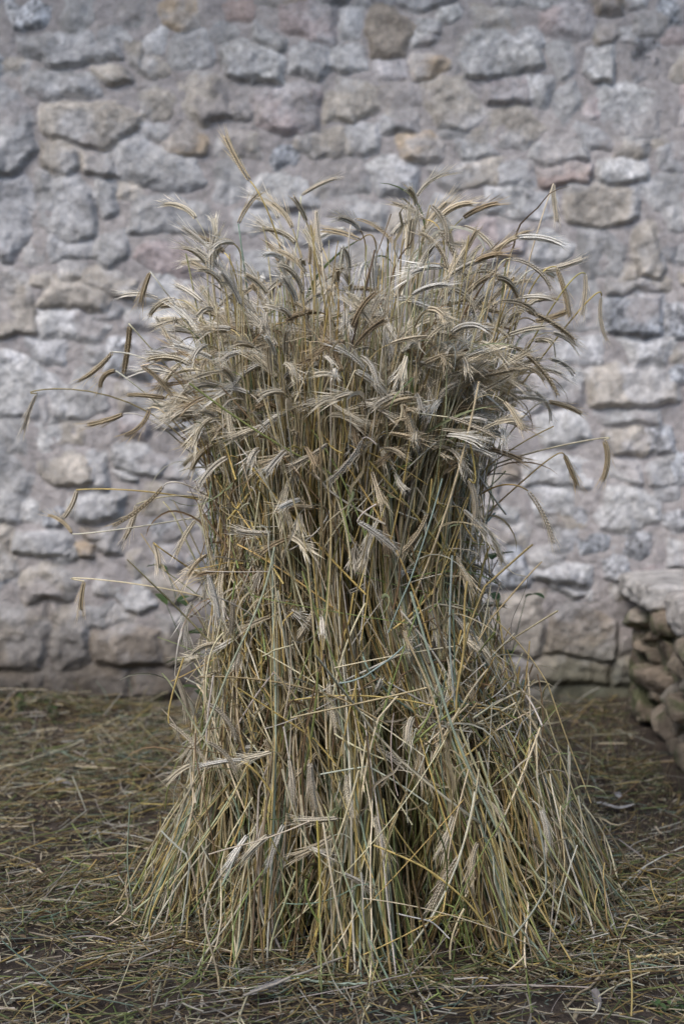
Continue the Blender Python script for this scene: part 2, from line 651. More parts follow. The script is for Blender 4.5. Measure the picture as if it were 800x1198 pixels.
# --- ear template: (u along the ear, a, b sideways, c extra along the tangent); four rows of grains and their bristles
def ear_template():
    tr = np.random.default_rng(3)
    V, F, Cc, isawn = [], [], [], []
    rows, per = 4, 17
    for r in range(rows):
        th = R([15, 105, 195, 285][r])
        for k in range(per):
            u = (k + .5 * (r % 2) + .3) / (per + .5)
            w = .0042 * (1 - .45 * abs(2 * u - .9) ** 2.2)
            rad = .0029 * (1 - .35 * u ** 3)
            ca, sa = math.cos(th), math.sin(th)
            ln, out = .0098, .0026
            b0 = len(V)
            ox, oy = rad * ca, rad * sa * .62
            V.append((u, ox * .6, oy * .6, -.002))
            for q in range(4):
                qa = q * math.pi / 2 + .4
                V.append((u, ox + w * .62 * math.cos(qa) + out * .3 * ca, oy + w * .62 * math.sin(qa) + out * .3 * sa, ln * .38))
            V.append((u, ox + out * ca, oy + out * sa, ln))
            for q in range(4):
                F.append((b0, b0 + 1 + (q + 1) % 4, b0 + 1 + q))
                F.append((b0 + 5, b0 + 1 + q, b0 + 1 + (q + 1) % 4))
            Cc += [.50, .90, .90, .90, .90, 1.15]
            isawn += [0] * 6
            # bristle
            al = tr.uniform(.020, .048) * (1 - .2 * u)
            sp = tr.uniform(.03, .20)
            jx, jy = tr.normal(0, .055, 2)
            dx, dy = ca * sp + jx, sa * sp + jy
            b0 = len(V)
            bx, by = ox + out * ca, oy + out * sa
            px, py = -sa * .00026, ca * .00026
            V += [(u, bx + px, by + py, ln * .8), (u, bx - px, by - py, ln * .8),
                  (u, bx + dx * al * .5, by + dy * al * .5, ln + al * .5), (u, bx + dx * al * 1.15, by + dy * al * 1.15, ln + al * .96)]
            F += [(b0, b0 + 1, b0 + 2), (b0, b0 + 2, b0 + 3)]
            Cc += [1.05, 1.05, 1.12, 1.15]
            isawn += [1] * 4
    return np.array(V), np.array(F), np.array(Cc), np.array(isawn, bool)


ET, EF, EC, EAWN = ear_template()
ENP = 9


def ears_mesh(E):
    """E dict of arrays p,d,g,phi,L,size,roll,col,awn -> verts (S,nv,3), cols (S,nv,3), centrelines"""
    P, T, N = arc(E['p'], E['d'], E['g'], E['phi'], E['L'], ENP)
    B = np.cross(T, N)
    cr, sr = np.cos(E['roll'])[:, None, None], np.sin(E['roll'])[:, None, None]
    N2, B2 = N * cr + B * sr, B * cr - N * sr
    u = np.clip(ET[:, 0], 0, 1) * (ENP - 1)
    i0 = np.minimum(u.astype(int), ENP - 2)
    f = (u - i0)[None, :, None]

    def ip(A):
        return A[:, i0] * (1 - f) + A[:, i0 + 1] * f
    sz = E['size'][:, None, None]
    sc = np.where(EAWN[None, :], E['awn'][:, None], 1.0)[..., None]
    a, b, c = (ET[None, :, q, None] for q in (1, 2, 3))
    base = ~EAWN
    V = ip(P) + sz * (a * ip(N2) + b * ip(B2) + c * ip(T))
    # bristles: scale their reach only
    aw = np.where(EAWN)[0].reshape(-1, 4)
    root = V[:, aw[:, 0]]
    for q in (2, 3):
        V[:, aw[:, q]] = root + (V[:, aw[:, q]] - root) * E['awn'][:, None, None]
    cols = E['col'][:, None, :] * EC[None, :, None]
    return V, cols, P


# ------------------------------------------------------------------ THE SHEAF
ZT_ = np.array([-.05, 0, .30, .50, .72, .95, 1.15, 1.35, 1.6])
CXT = np.array([.085, .080, .072, .045, .000, .012, .030, .045, .055])
HWT = np.array([.495, .478, .380, .300, .245, .275, .345, .375, .40])
HDT = np.array([.475, .465, .360, .270, .215, .230, .280, .31, .33])
SY = 3.06


def flow(z, th, rho):
    return np.stack([np.interp(z, ZT_, CXT) + rho * np.interp(z, ZT_, HWT) * np.cos(th),
                     SY + rho * np.interp(z, ZT_, HDT) * np.sin(th), z], -1)


stemP, stemR, stemC, leafs = [], [], [], []
NS = 15
E = {k: [] for k in ('p', 'd', 'g', 'phi', 'L', 'size', 'roll', 'col', 'awn')}


def add_ears(p, d, g, phi, L, tone=None, awn=None, size=None):
    n = len(p)
    if n == 0:
        return
    ce = np.array([(.70, .625, .475), (.69, .635, .525), (.60, .51, .36), (.40, .31, .195), (.76, .725, .64)])
    c = ce[rng.choice(5, n, p=[.30, .24, .22, .10, .14])] if tone is None else np.tile(tone, (n, 1))
    c = c * (1 + rng.normal(0, .09, (n, 1)))
    for k, v in (('p', p), ('d', d), ('g', g), ('phi', phi), ('L', L), ('size', rng.uniform(.82, 1.12, n) if size is None else size),
                 ('roll', rng.uniform(0, 6.28, n)), ('col', c), ('awn', rng.uniform(.7, 1.6, n) if awn is None else awn)):
        E[k].append(np.asarray(v, float))


def gap_push(th, rho):
    g = np.exp(-((th + 1.40) / .085) ** 2)
    return rho * (1 - .42 * g)


def stems(n, z0, z1, th, rho0, dth, drho, rad, probs, ear=0.0, neck=(25, 110), necklen=(.04, .14), earphi=(10, 65), out=.8, wob=.012, down=-.3, kink=0.0, hank=None):
    """n stems that follow the sheaf's flow from z0 to z1, nod at the neck and may carry an ear"""
    m = NS - 5
    s = np.linspace(0, 1, m)[None, :]
    z = z0[:, None] + (z1 - z0)[:, None] * s
    zw = z - .72
    t4 = th - .32 * dth
    incl = (np.abs(t4 + 1.36) < .16) & (rng.random(n) < .9)
    th = np.where(incl, th + np.sign(t4 + 1.36) * .20, th)
    TH = th[:, None] + dth[:, None] * zw
    RH = np.maximum(rho0[:, None] + drho[:, None] * zw, 0)
    low = sstep(.92, .70, z)
    g = np.zeros_like(TH)
    for c_, w_, s_ in ((-1.36, .17, 1.0), (-1.95, .08, .8), (-.85, .08, .8), (-2.45, .09, .8)):     # dark clefts between the hanks
        g = g + s_ * np.exp(-((TH - c_ + .35 * (z - .4) * (c_ > -1.5)) / w_) ** 2)
    RH = RH * (1 - .70 * np.clip(g, 0, 1) * low)
    P = flow(z, TH, RH)
    # half way towards the straight line, plus a slow wobble
    chord = P[:, :1] + (P[:, -1:] - P[:, :1]) * s[..., None]
    P = P * .80 + chord * .20
    ph = rng.uniform(0, 6.28, (n, 2, 1))
    fr = rng.uniform(2, 6, (n, 2, 1))
    w = np.sin(ph + fr * s[:, None, :]) * wob * rng.uniform(.2, 1.4, (n, 2, 1))
    P[..., 0] += w[:, 0] * 1.2
    P[..., 1] += w[:, 1]
    if kink:
        sk_ = U(.25, .85, n)[:, None, None]
        kd = nrm(rng.normal(0, 1, (n, 3)) * np.array([.7, .6, .7]) + np.array([0, -.2, -.5]))
        amt = (rng.random(n) < kink) * U(.15, .7, n) * (z1 - z0)
        P = P + kd[:, None] * (np.maximum(s[..., None] - sk_, 0) * amt[:, None, None])
    P[..., 2] = np.maximum(P[..., 2], .004)
    d = nrm(P[:, -1] - P[:, -2])
    outv = np.stack([np.cos(th) * 1.0, np.sin(th), np.zeros(n)], -1) * out + rng.normal(0, .6, (n, 3)) + np.array([0, 0, down])
    gv = perp(d, outv)
    has = rng.random(n) < ear
    phi = np.where(has, R(1) * rng.uniform(*neck, n), R(1) * rng.uniform(0, 25, n))
    L = np.where(has, rng.uniform(*necklen, n), rng.uniform(.015, .06, n))
    A, T, N = arc(P[:, -1], d, gv, phi, L, 6)
    P = np.concatenate([P, A[:, 1:]], 1)
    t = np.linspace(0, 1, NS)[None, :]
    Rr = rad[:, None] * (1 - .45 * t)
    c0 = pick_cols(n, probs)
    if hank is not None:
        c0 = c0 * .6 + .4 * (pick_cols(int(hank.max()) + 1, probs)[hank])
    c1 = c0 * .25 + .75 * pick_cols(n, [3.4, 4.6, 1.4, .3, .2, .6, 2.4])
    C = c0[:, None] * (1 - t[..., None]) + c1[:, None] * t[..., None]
    # joints: one or two darker rings
    for q in range(2):
        kk = rng.integers(1, NS - 4, n)
        C[np.arange(n), kk] *= .62
    stemP.append(P); stemR.append(Rr); stemC.append(C)
    i = np.where(has)[0]
    add_ears(A[i, -1], T[i, -1], N[i, -1], R(1) * rng.uniform(*earphi, len(i)), rng.uniform(.058, .094, len(i)))
    return P


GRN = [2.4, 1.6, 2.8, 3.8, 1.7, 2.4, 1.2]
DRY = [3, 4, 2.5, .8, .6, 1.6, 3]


def U(a, b, n):
    return rng.uniform(a, b, n)


def Nn(s, n):
    return rng.normal(0, s, n)


def clump(n, K, th, dth, sth, sd, share=.8):
    """stems gather in hanks that share a bearing and a twist"""
    kth = -U(-.08, 1.08, K) * np.pi
    kth = np.where(rng.random(K) < .25, U(.1, 3.0, K), kth)
    kd = Nn(sd, K)
    k = rng.integers(0, K, n)
    use = rng.random(n) < share
    return np.where(use, kth[k] + Nn(sth, n), th), np.where(use, kd[k] + Nn(.10, n), dth), k, use


# A: stems from the ground to the head
n = 1350
rho = np.sqrt(U(.04, 1, n)) * .98
th = U(-np.pi, np.pi, n)
th = np.where((np.sin(th) > .2) & (rng.random(n) < .45), -th, th)
ztop = np.clip(1.215 - .19 * rho ** 2 + Nn(.115, n), .98, 1.42)
th, dth, _, _ = clump(n, 46, th, Nn(.42, n), .075, .42)
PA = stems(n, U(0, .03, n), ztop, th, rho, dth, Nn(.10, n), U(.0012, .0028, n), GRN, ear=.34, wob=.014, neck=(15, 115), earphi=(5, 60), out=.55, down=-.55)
# B: skirt of shorter stems round the foot
n = 880
th = U(-np.pi, np.pi, n)
th = np.where((np.sin(th) > .1) & (rng.random(n) < .6), -th, th)
th, dth, kk_, us_ = clump(n, 34, th, Nn(.6, n), .045, .75, .88)
rb = np.where(us_, U(.52, 1.05, 34)[kk_] + Nn(.05, n), U(.72, 1.06, n))
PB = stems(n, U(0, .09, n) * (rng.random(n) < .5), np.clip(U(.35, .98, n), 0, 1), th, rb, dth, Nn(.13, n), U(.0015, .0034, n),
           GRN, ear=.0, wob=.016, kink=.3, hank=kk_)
# straws that slide outward at the foot and lie on the earth
n = 240
th = -U(-.05, 1.05, n) * np.pi
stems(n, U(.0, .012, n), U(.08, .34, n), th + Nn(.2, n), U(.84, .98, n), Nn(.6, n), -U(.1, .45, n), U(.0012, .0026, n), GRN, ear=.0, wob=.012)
# C: ears nodding out of the flank at every height
n = 105
th = -U(.16, .86, n) * np.pi
zt = np.clip(U(.22, 1.15, n), .22, 1.12)
PC = stems(n, np.maximum(zt - U(.2, .6, n), .0), zt, th, U(.94, 1.02, n), Nn(.5, n), U(-.05, .15, n), U(.0010, .0018, n), DRY, ear=.92,
           neck=(60, 165), necklen=(.02, .06), earphi=(-15, 50), out=.55, down=-.8)
# head filler: many ears packed round the crown's rim
n = 130
th = U(-np.pi, np.pi, n)
zt = np.clip(1.13 + Nn(.075, n), .98, 1.3)
stems(n, zt - U(.3, .6, n), zt, th, U(.35, 1.04, n), Nn(.4, n), U(0, .35, n), U(.0010, .0017, n), DRY, ear=1.0, neck=(20, 110), necklen=(.03, .10))


# bright straws that run up the front of the head
n = 140
zt = U(1.02, 1.40, n)
stems(n, zt - U(.5, .9, n), zt, -U(.2, .85, n) * np.pi, U(.86, 1.0, n), Nn(.25, n), U(-.1, .12, n), U(.0012, .0024, n), [4, 5, 1, .8, .2, .4, 1.5], ear=.4,
      neck=(5, 90), necklen=(.02, .06), out=.4, wob=.008)


# D: broken and kinked straws caught on the flank
def crossing(n, zlo, zhi, lmin, lmax, tilt, probs, rr=(.0010, .0024), thr=(.02, .98), rhor=(.97, 1.07)):
    th = -U(*thr, n) * np.pi
    z = U(zlo, zhi, n)
    cl = (np.abs(th + 1.36) < .13) & (z > .25) & (z < .80) & (rng.random(n) < .75)
    z = np.where(cl, z * .3, z)
    c = flow(z, th, U(*rhor, n))
    tang = nrm(np.stack([-np.sin(th), np.cos(th) * .8, np.zeros(n)], -1))
    a = Nn(tilt, n)
    d = nrm(tang * np.sin(a)[:, None] + np.array([0, 0, 1.]) * np.cos(a)[:, None] + rng.normal(0, .10, (n, 3)))
    L = U(lmin, lmax, n)
    s = np.linspace(-.5, .5, NS)[None, :, None]
    P = c[:, None] + d[:, None] * (L[:, None, None] * s)
    kink = U(-.3, .45, n)[:, None, None]
    kd = nrm(rng.normal(0, 1, (n, 3)) + np.array([0, -.2, -.5]))
    amt = (rng.random(n) < .45) * U(.3, 1.1, n)
    P = P + kd[:, None] * (np.maximum(s - kink, 0) * (L * amt)[:, None, None])
    bow = rng.normal(0, .05, (n, 3))
    P = P + bow[:, None] * (L[:, None, None] * (1 - 4 * s * s))
    P[..., 2] = np.maximum(P[..., 2], .006)
    stemP.append(P)
    stemR.append(np.repeat(U(*rr, n)[:, None], NS, 1))
    cc = pick_cols(n, probs)
    stemC.append(np.repeat(cc[:, None], NS, 1))


crossing(175, .06, 1.05, .10, .5, .45, [3, 2.5, 3, 2.6, .9, 2.4, 2])
crossing(130, .35, 1.0, .10, .40, 1.0, DRY)
# F: belt of bent straws on the right hip
crossing(110, .44, .52, .10, .26, 1.5, DRY, thr=(.62, .98) if False else (.08, .36), rhor=(.90, 1.10))
# G: shaggy hanging fringe on the left
n = 130
th = -U(.80, 1.04, n) * np.pi
zt = U(.35, .98, n)
stems(n, np.maximum(zt - U(.15, .5, n), .0), zt, th, U(.90, 1.02, n), Nn(.4, n), Nn(.15, n), U(.0008, .0015, n), [2, 2, 3, 1, .5, 4, 2], ear=.22,
      neck=(60, 160), necklen=(.03, .08), wob=.03, out=.4, down=-.9)
n = 70
th = -U(-.03, .20, n) * np.pi
zt = U(.45, 1.02, n)
stems(n, np.maximum(zt - U(.15, .5, n), .0), zt, th, U(.92, 1.04, n), Nn(.4, n), U(-.1, .25, n), U(.0008, .0016, n), DRY, ear=.30,
      neck=(50, 160), necklen=(.03, .08), wob=.03, out=.5, down=-.8)
crossing(70, .50, .98, .08, .30, .8, DRY, (.0007, .0016), (-.02, .2), (.94, 1.14))
crossing(120, .30, .95, .10, .35, .7, [2, 2, 3, 1, .5, 5, 2], (.0007, .0015), (.78, 1.02), (.92, 1.15))

# H: single stalks that stand clear of the outline, placed where the photograph has them
PALE, GOLD, DARK = (.58, .51, .39), (.50, .41, .27), (.42, .335, .21)
HERO = [
    ([(352, 400), (325, 280), (293, 212)], (293, 212, 264, 160, -12), 2.95, GOLD),
    ([(300, 420), (288, 330), (279, 262)], (279, 262, 304, 226, 30), 3.0, GOLD),
    ([(330, 400), (345, 300), (352, 229)], (352, 229, 393, 208, 20), 3.2, PALE),
    ([(285, 370), (275, 320), (263, 296)], (263, 296, 231, 277, 30), 3.0, DARK),
    ([(385, 420), (380, 350), (376, 296)], (376, 296, 370, 248, -10), 2.95, PALE),
    ([(372, 400), (366, 340), (362, 310)], (362, 310, 364, 266, -8), 3.05, GOLD),
    ([(430, 380), (440, 290), (421, 281)], (421, 281, 379, 269, 25), 3.0, GOLD),
    ([(420, 420), (408, 300), (416, 256)], (416, 256, 459, 284, 45), 3.0, GOLD),
    ([(500, 420), (520, 300), (497, 257)], (497, 257, 460, 238, 30), 3.0, PALE),
    ([(482, 420), (490, 310), (503, 240)], (503, 240, 523, 282, 60), 2.95, PALE),
    ([(498, 420), (496, 300), (512, 268)], (512, 268, 541, 334, 40), 2.95, PALE),
    ([(590, 420), (620, 300), (646, 226)], (647, 215, 651, 258, -12), 3.05, PALE),
    ([(565, 400), (572, 330), (582, 293)], (582, 293, 618, 271, 35), 3.05, GOLD),
    ([(560, 420), (575, 330), (597, 303)], (597, 303, 644, 337, 60), 2.95, PALE),
    ([(570, 440), (600, 340), (633, 317)], (633, 317, 680, 303, -15), 3.05, PALE),
    ([(590, 430), (620, 340), (650, 312)], (650, 312, 666, 370, 15), 3.0, GOLD),
    ([(600, 440), (655, 345), (684, 320)], (684, 320, 680, 368, -18), 3.0, PALE),
    ([(610, 450), (680, 360), (703, 346)], (703, 346, 709, 398, -35), 3.0, PALE),
    ([(575, 430), (590, 370), (614, 363)], (614, 363, 672, 398, 25), 2.95, GOLD),
    ([(580, 430), (600, 380), (625, 376)], (625, 376, 661, 365, -15), 3.0, DARK),
    ([(560, 430), (590, 410), (602, 405)], (602, 405, 652, 462, 35), 2.95, GOLD),
    ([(575, 545), (640, 525), (700, 513), (706, 515)], (706, 515, 704, 562, -50), 3.0, GOLD),
    ([(570, 600), (620, 555), (648, 533), (659, 531)], (659, 531, 674, 566, 8), 3.1, DARK),
    ([(560, 580), (590, 567), (617, 574)], (617, 574, 647, 636, 25), 2.9, PALE),
    ([(560, 560), (610, 490), (640, 470)], (640, 470, 680, 484, 25), 3.1, GOLD),
    ([(250, 420), (200, 350), (180, 333)], (176, 318, 165, 352, 10), 3.0, DARK),
    ([(240, 480), (170, 400), (152, 380)], (152, 380, 145, 436, -8), 3.05, DARK),
    ([(260, 500), (190, 430), (140, 412), (132, 412)], (132, 412, 92, 446, -25), 3.05, GOLD),
    ([(260, 580), (160, 475), (60, 455), (44, 460)], (44, 460, 28, 502, 12), 3.1, PALE),
    ([(240, 520), (170, 460), (130, 435)], (136, 434, 118, 452, 90), 3.05, DARK),
    ([(250, 560), (190, 500), (145, 484)], (145, 484, 104, 497, -14), 3.05, GOLD),
    ([(250, 550), (200, 490), (175, 478)], (175, 478, 148, 508, -60), 3.0, DARK),
    ([(250, 500), (210, 440), (160, 430)], (165, 428, 200, 462, 30), 2.95, GOLD),
    ([(250, 540), (215, 470), (170, 464)], (194, 466, 150, 462, 14), 3.0, GOLD),
    ([(260, 600), (150, 618), (85, 625)], (85, 625, 58, 603, 50), 2.95, GOLD),
    ([(260, 590), (170, 575), (100, 573)], (90, 573, 76, 604, -30), 3.1, PALE),
    ([(270, 600), (220, 568), (192, 568)], (192, 568, 132, 615, -25), 2.95, GOLD),
    ([(260, 590), (210, 580), (165, 590)], (160, 590, 146, 630, -20), 3.05, PALE),
    ([(275, 715), (200, 690), (104, 677), (99, 680)], (99, 680, 95, 712, 15), 3.0, GOLD),
    ([(260, 690), (200, 650), (180, 635)], (180, 635, 186, 660, 15), 3.0, PALE),
    ([(225, 720), (212, 740), (205, 780)], (205, 790, 219, 832, 20), 2.95, PALE),
    ([(262, 740), (245, 770), (241, 800)], (241, 822, 275, 860, 45), 2.8, PALE),
    ([(250, 790), (243, 840), (242, 870)], (242, 868, 277, 903, 45), 2.78, PALE),
    ([(215, 770), (200, 820), (198, 846)], (198, 846, 240, 890, 30), 2.85, PALE),
    ([(330, 900), (360, 985), (400, 1022)], (400, 1022, 436, 1043, 20), 2.66, (.62, .57, .47)),
    ([(352, 930), (356, 970), (358, 992)], (358, 992, 378, 998, 8), 2.68, (.62, .57, .47)),
    ([(560, 900), (550, 960), (536, 1002)], (536, 1002, 503, 1066, 12), 2.66, PALE),
    ([(548, 900), (530, 970), (524, 1005)], (524, 1005, 518, 1050, 10), 2.68, GOLD),
    ([(360, 850), (364, 880), (363, 892)], (363, 892, 369, 945, -12), 2.68, PALE),
    ([(332, 850), (337, 880), (338, 888)], (338, 888, 343, 940, 10), 2.70, PALE),
    ([(500, 470), (470, 478), (520, 487)], (524, 488, 580, 512, 18), 2.78, PALE),
    ([(440, 590), (425, 600), (418, 610)], (418, 610, 462, 642, 14), 2.76, (.60, .56, .48)),
    ([(505, 560), (502, 590), (500, 600)], (500, 600, 470, 646, -30), 2.77, GOLD),
    ([(440, 520), (430, 512), (424, 514)], (424, 514, 388, 560, -25), 2.76, (.58, .53, .44)),
    ([(400, 530), (390, 525), (384, 518)], (384, 518, 340, 545, -20), 2.76, PALE),
    ([(400, 470), (412, 440), (416, 434)], (416, 434, 450, 460, 25), 2.77, (.58, .55, .47)),
    ([(345, 470), (365, 425), (372, 422)], (372, 420, 412, 418, 50), 2.8, PALE),
    ([(550, 520), (556, 560), (556, 570)], (548, 560, 556, 605, 30), 2.8, PALE),
    ([(250, 700), (245, 690), (243, 680)], (243, 672, 256, 722, 15), 2.85, (.60, .57, .50)),
    ([(275, 680), (272, 700), (271, 715)], (272, 700, 270, 742, -12), 2.85, PALE),
]


def spline(pts, n):
    pts = np.array(pts)
    t = np.linspace(0, 1, len(pts))
    u = np.linspace(0, 1, n)
    if len(pts) == 3:
        co = [np.polyfit(t, pts[:, k], 2) for k in range(3)]
    else:
        co = [np.polyfit(t, pts[:, k], 3) for k in range(3)]
    return np.stack([np.polyval(c, u) for c in co], 1)


for pts, (bx, by, tx, ty, bend), y, tone in HERO:
    q = [at(px, py, y + (.12 if (k == 0 and y > 2.85) else 0)) for k, (px, py) in enumerate(pts)]
    q[-1] = at(bx, by, y)
    P = spline(q, NS)
    stemP.append(P[None])
    stemR.append(np.linspace(.0019, .0015, NS)[None])
    stemC.append(np.repeat(pick_cols(1, [3, 5, 1, .2, .2, .2, 3])[:, None], NS, 1))
    b, t = at(bx, by, y), at(tx, ty, y + rng.normal(0, .012))
    ch = t - b
    L = np.linalg.norm(ch)
    ch = ch / L
    side = nrm(np.cross(ch, np.array([0, -1., 0])))     # to the right of the chord as the picture shows it
    f = R(bend) / 2
    # bend > 0 turns the ear towards the ground
    dn = side if side[2] < 0 else -side
    sg = 1 if bend > 0 else -1
    f = abs(f)
    d0 = ch * math.cos(f) - dn * sg * math.sin(f)
    g0 = dn * sg * math.cos(f) + ch * math.sin(f)
    add_ears(b[None], d0[None], g0[None], np.array([2 * f]), np.array([L * (f / max(math.sin(f), 1e-4))]), tone, awn=U(.7, 1.2, 1))

# long bare straws that read singly in the photograph (pixels, depth, radius, colour)
SING = [
    ([(436, 292), (415, 390), (400, 470)], 2.8, .0021, (.16, .11, .07)),
    ([(455, 250), (430, 330), (405, 420)], 2.9, .0012, (.20, .15, .09)),
    ([(235, 860), (290, 740), (322, 640)], 2.75, .0022, (.34, .36, .25)),
    ([(515, 560), (480, 680), (455, 740)], 2.74, .0016, (.26, .32, .27)),
    ([(478, 692), (530, 850), (590, 985)], 2.70, .0026, (.33, .38, .28)),
    ([(470, 757), (430, 790), (395, 800)], 2.70, .0018, (.24, .30, .27)),
    ([(340, 840), (400, 828), (497, 804)], 2.68, .0019, (.42, .34, .19)),
    ([(477, 745), (500, 806), (520, 870)], 2.68, .0022, (.48, .38, .22)),
    ([(300, 445), (360, 640), (372, 830)], 2.78, .0019, (.46, .38, .21)),
    ([(365, 400), (385, 600), (380, 760)], 2.79, .0020, (.46, .37, .19)),
    ([(548, 680), (540, 760), (535, 830)], 2.76, .0024, (.44, .33, .13)),
    ([(528, 650), (528, 760), (530, 830)], 2.76, .0021, (.30, .34, .30)),
    ([(240, 668), (280, 669), (318, 669)], 2.84, .0011, (.50, .45, .37)),
    ([(305, 768), (325, 760), (341, 754)], 2.72, .0016, (.46, .42, .26)),
    ([(341, 754), (338, 790), (333, 840)], 2.72, .0014, (.46, .38, .27)),
    ([(320, 700), (318, 770), (322, 860)], 2.74, .0015, (.44, .36, .17)),
    ([(360, 960), (300, 985), (245, 1000)], 2.66, .0016, (.47, .40, .30)),
    ([(420, 1020), (430, 1090), (436, 1140)], 2.62, .0018, (.50, .47, .40)),
    ([(345, 1020), (322, 1080), (318, 1112)], 2.66, .0021, (.38, .38, .22)),
    ([(372, 960), (372, 1040), (370, 1095)], 2.66, .0021, (.46, .38, .10)),
    ([(290, 900), (220, 1010), (157, 1065)], 2.84, .0022, (.40, .42, .25)),
    ([(275, 905), (215, 960), (180, 1010)], 2.90, .0020, (.36, .34, .20)),
    ([(200, 1040), (255, 960), (290, 890)], 2.80, .0017, (.48, .39, .19)),
    ([(150, 940), (152, 1020), (153, 1075)], 2.80, .0014, (.24, .28, .20)),
    ([(640, 830), (670, 930), (700, 1010)], 2.90, .0014, (.44, .38, .22)),
    ([(575, 720), (640, 800), (690, 940)], 2.94, .0015, (.46, .36, .18)),
    ([(630, 960), (636, 1040), (602, 1095)], 2.64, .0020, (.34, .35, .28)),
    ([(560, 880), (600, 980), (650, 1060)], 2.68, .0024, (.42, .42, .24)),
    ([(540, 850), (575, 950), (600, 1060)], 2.68, .0023, (.46, .42, .24)),
    ([(590, 900), (650, 1000), (705, 1090)], 2.74, .0022, (.40, .40, .20)),
    ([(466, 1068), (500, 1078), (528, 1098)], 2.62, .0016, (.52, .50, .45)),
    ([(617, 675), (600, 670), (582, 660)], 2.92, .0012, (.46, .42, .33)),
    ([(617, 675), (602, 720), (594, 755)], 2.92, .0007, (.14, .12, .10)),
]
for pts, y, r_, c_ in SING:
    q = np.array([at(a, b, y) for a, b in pts])
    P = np.stack([np.interp(np.linspace(0, len(q) - 1, NS), np.arange(len(q)), q[:, k_]) for k_ in range(3)], 1)
    P = .6 * P + .4 * spline(q, NS)
    P[:, :2] += np.sin(np.linspace(0, 1, NS)[:, None] * rng.uniform(3, 8, 2) + rng.uniform(0, 6, 2)) * .004
    P[:, 2] = np.maximum(P[:, 2], .006)
    stemP.append(P[None])
    stemR.append(np.full((1, NS), r_))
    stemC.append(np.tile(c_, (1, NS, 1)))

stemP = np.concatenate(stemP); stemR = np.concatenate(stemR); stemC = np.concatenate(stemC)
E = {k: np.concatenate(v) for k, v in E.items()}

# leaf blades: shrivelled ribbons from random places along stems
NL = 820
NLp = 11
par = np.concatenate([PA, PB, PC])
fr_ = par[:, 6, 1] < SY + .12
par = par[fr_]
si = rng.integers(0, len(par), NL)
sk = rng.integers(2, NS - 3, NL)
p0 = par[si, sk]
d0 = nrm(par[si, sk + 1] - par[si, sk])
d0 = np.where((rng.random(NL) < .2)[:, None], -d0, d0)
outl = np.stack([(p0[:, 0] - .04) * 2, (p0[:, 1] - SY) * 2.4, np.full(NL, -.35)], -1) + rng.normal(0, .35, (NL, 3))
LP, LT, LN = arc(p0, d0, perp(d0, outl), R(1) * U(20, 190, NL), U(.07, .26, NL), NLp)
LB = np.cross(LT, LN)
s = np.linspace(0, 1, NLp)
tw = U(-4, 4, NL)[:, None] * s[None] + U(0, 6.28, NL)[:, None]
LP = LP + (np.sin(s[None, :, None] * U(5, 16, NL)[:, None, None] + U(0, 6, NL)[:, None, None]) * .006) * LB
wid = U(.0016, .0048, NL)[:, None] * np.sqrt(np.clip(1.02 - s, 0, 1))[None]
ax = LB * np.cos(tw)[..., None] + LN * np.sin(tw)[..., None]
nx_ = LN * np.cos(tw)[..., None] - LB * np.sin(tw)[..., None]
LV = np.stack([LP - ax * wid[..., None] + nx_ * wid[..., None] * .5, LP, LP + ax * wid[..., None] + nx_ * wid[..., None] * .5], 2).reshape(NL, NLp * 3, 3)
LF = grid_faces(3, NLp)
LPAL = np.array([(.44, .385, .29), (.40, .34, .22), (.235, .26, .14), (.28, .19, .11), (.35, .34, .27), (.17, .22, .09)])
lc = LPAL[rng.choice(6, NL, p=[.34, .24, .14, .10, .13, .05])] * (1 + rng.normal(0, .1, (NL, 1)))
LC = np.repeat(lc[:, None], NLp * 3, 1)

SV, SF = tubes(stemP, stemR, 5)
SC = np.repeat(stemC, 5, 1)
EV, ECOL, ECL = ears_mesh(E)


# which stems, ears and blades show largest: a small depth buffer over the photograph's frame
def most_seen():
    pts, ids = [], []
    base = 0

    def put(P, width, m):
        nonlocal base
        S, n, _ = P.shape
        u = np.linspace(0, n - 1.001, m)
        i = u.astype(int)
        f = (u - i)[None, :, None]
        q = P[:, i] * (1 - f) + P[:, i + 1] * f
        for dx in width:
            qq = q + np.array([dx, 0, 0])
            pts.append(qq.reshape(-1, 3))
            ids.append(np.repeat(np.arange(S) + base, m))
        base += S
    put(stemP, (-.001, .001), 300)
    put(ECL, (-.006, -.003, 0, .003, .006), 50)
    put(LP, (-.002, .002), 90)
    p, d = np.concatenate(pts), np.concatenate(ids)
    x, y, dep = project(p)
    x, y = (x * .85).astype(int), (y * .85).astype(int)
    ok = (x >= 0) & (x < 680) & (y >= 0) & (y < 1018)
    x, y, dep, d = x[ok], y[ok], dep[ok], d[ok]
    key = y * 680 + x
    o = np.lexsort((dep, key))
    key, d = key[o], d[o]
    first = np.concatenate([[True], key[1:] != key[:-1]])
    cnt = np.bincount(d[first], minlength=base)
    a, b = len(stemP), len(stemP) + len(ECL)
    return [np.argsort(-c)[:100] for c in (cnt[:a], cnt[a:b], cnt[b:])]


topS, topE, topL = most_seen()
sheaf = empty('grain_sheaf', (.06, SY, 0))
tag(sheaf, 'tall standing sheaf of cut rye, straw coloured with nodding bearded ears', 'sheaf')
OFF = np.array([.06, SY, 0])


def batch(single, mass, V, F, Cc, top, mat, mass_label):
    V = V - OFF
    for i in top:
        build(single, V[i], [F], mat, Cc[i], sheaf)
    rest = np.setdiff1d(np.arange(len(V)), top)
    nv = V.shape[1]
    FF = (F[None] + (np.arange(len(rest)) * nv)[:, None, None]).reshape(-1, F.shape[1])
    o = build(mass, V[rest].reshape(-1, 3), [FF], mat, Cc[rest].reshape(-1, 3), sheaf)
    o['kind'] = 'stuff'


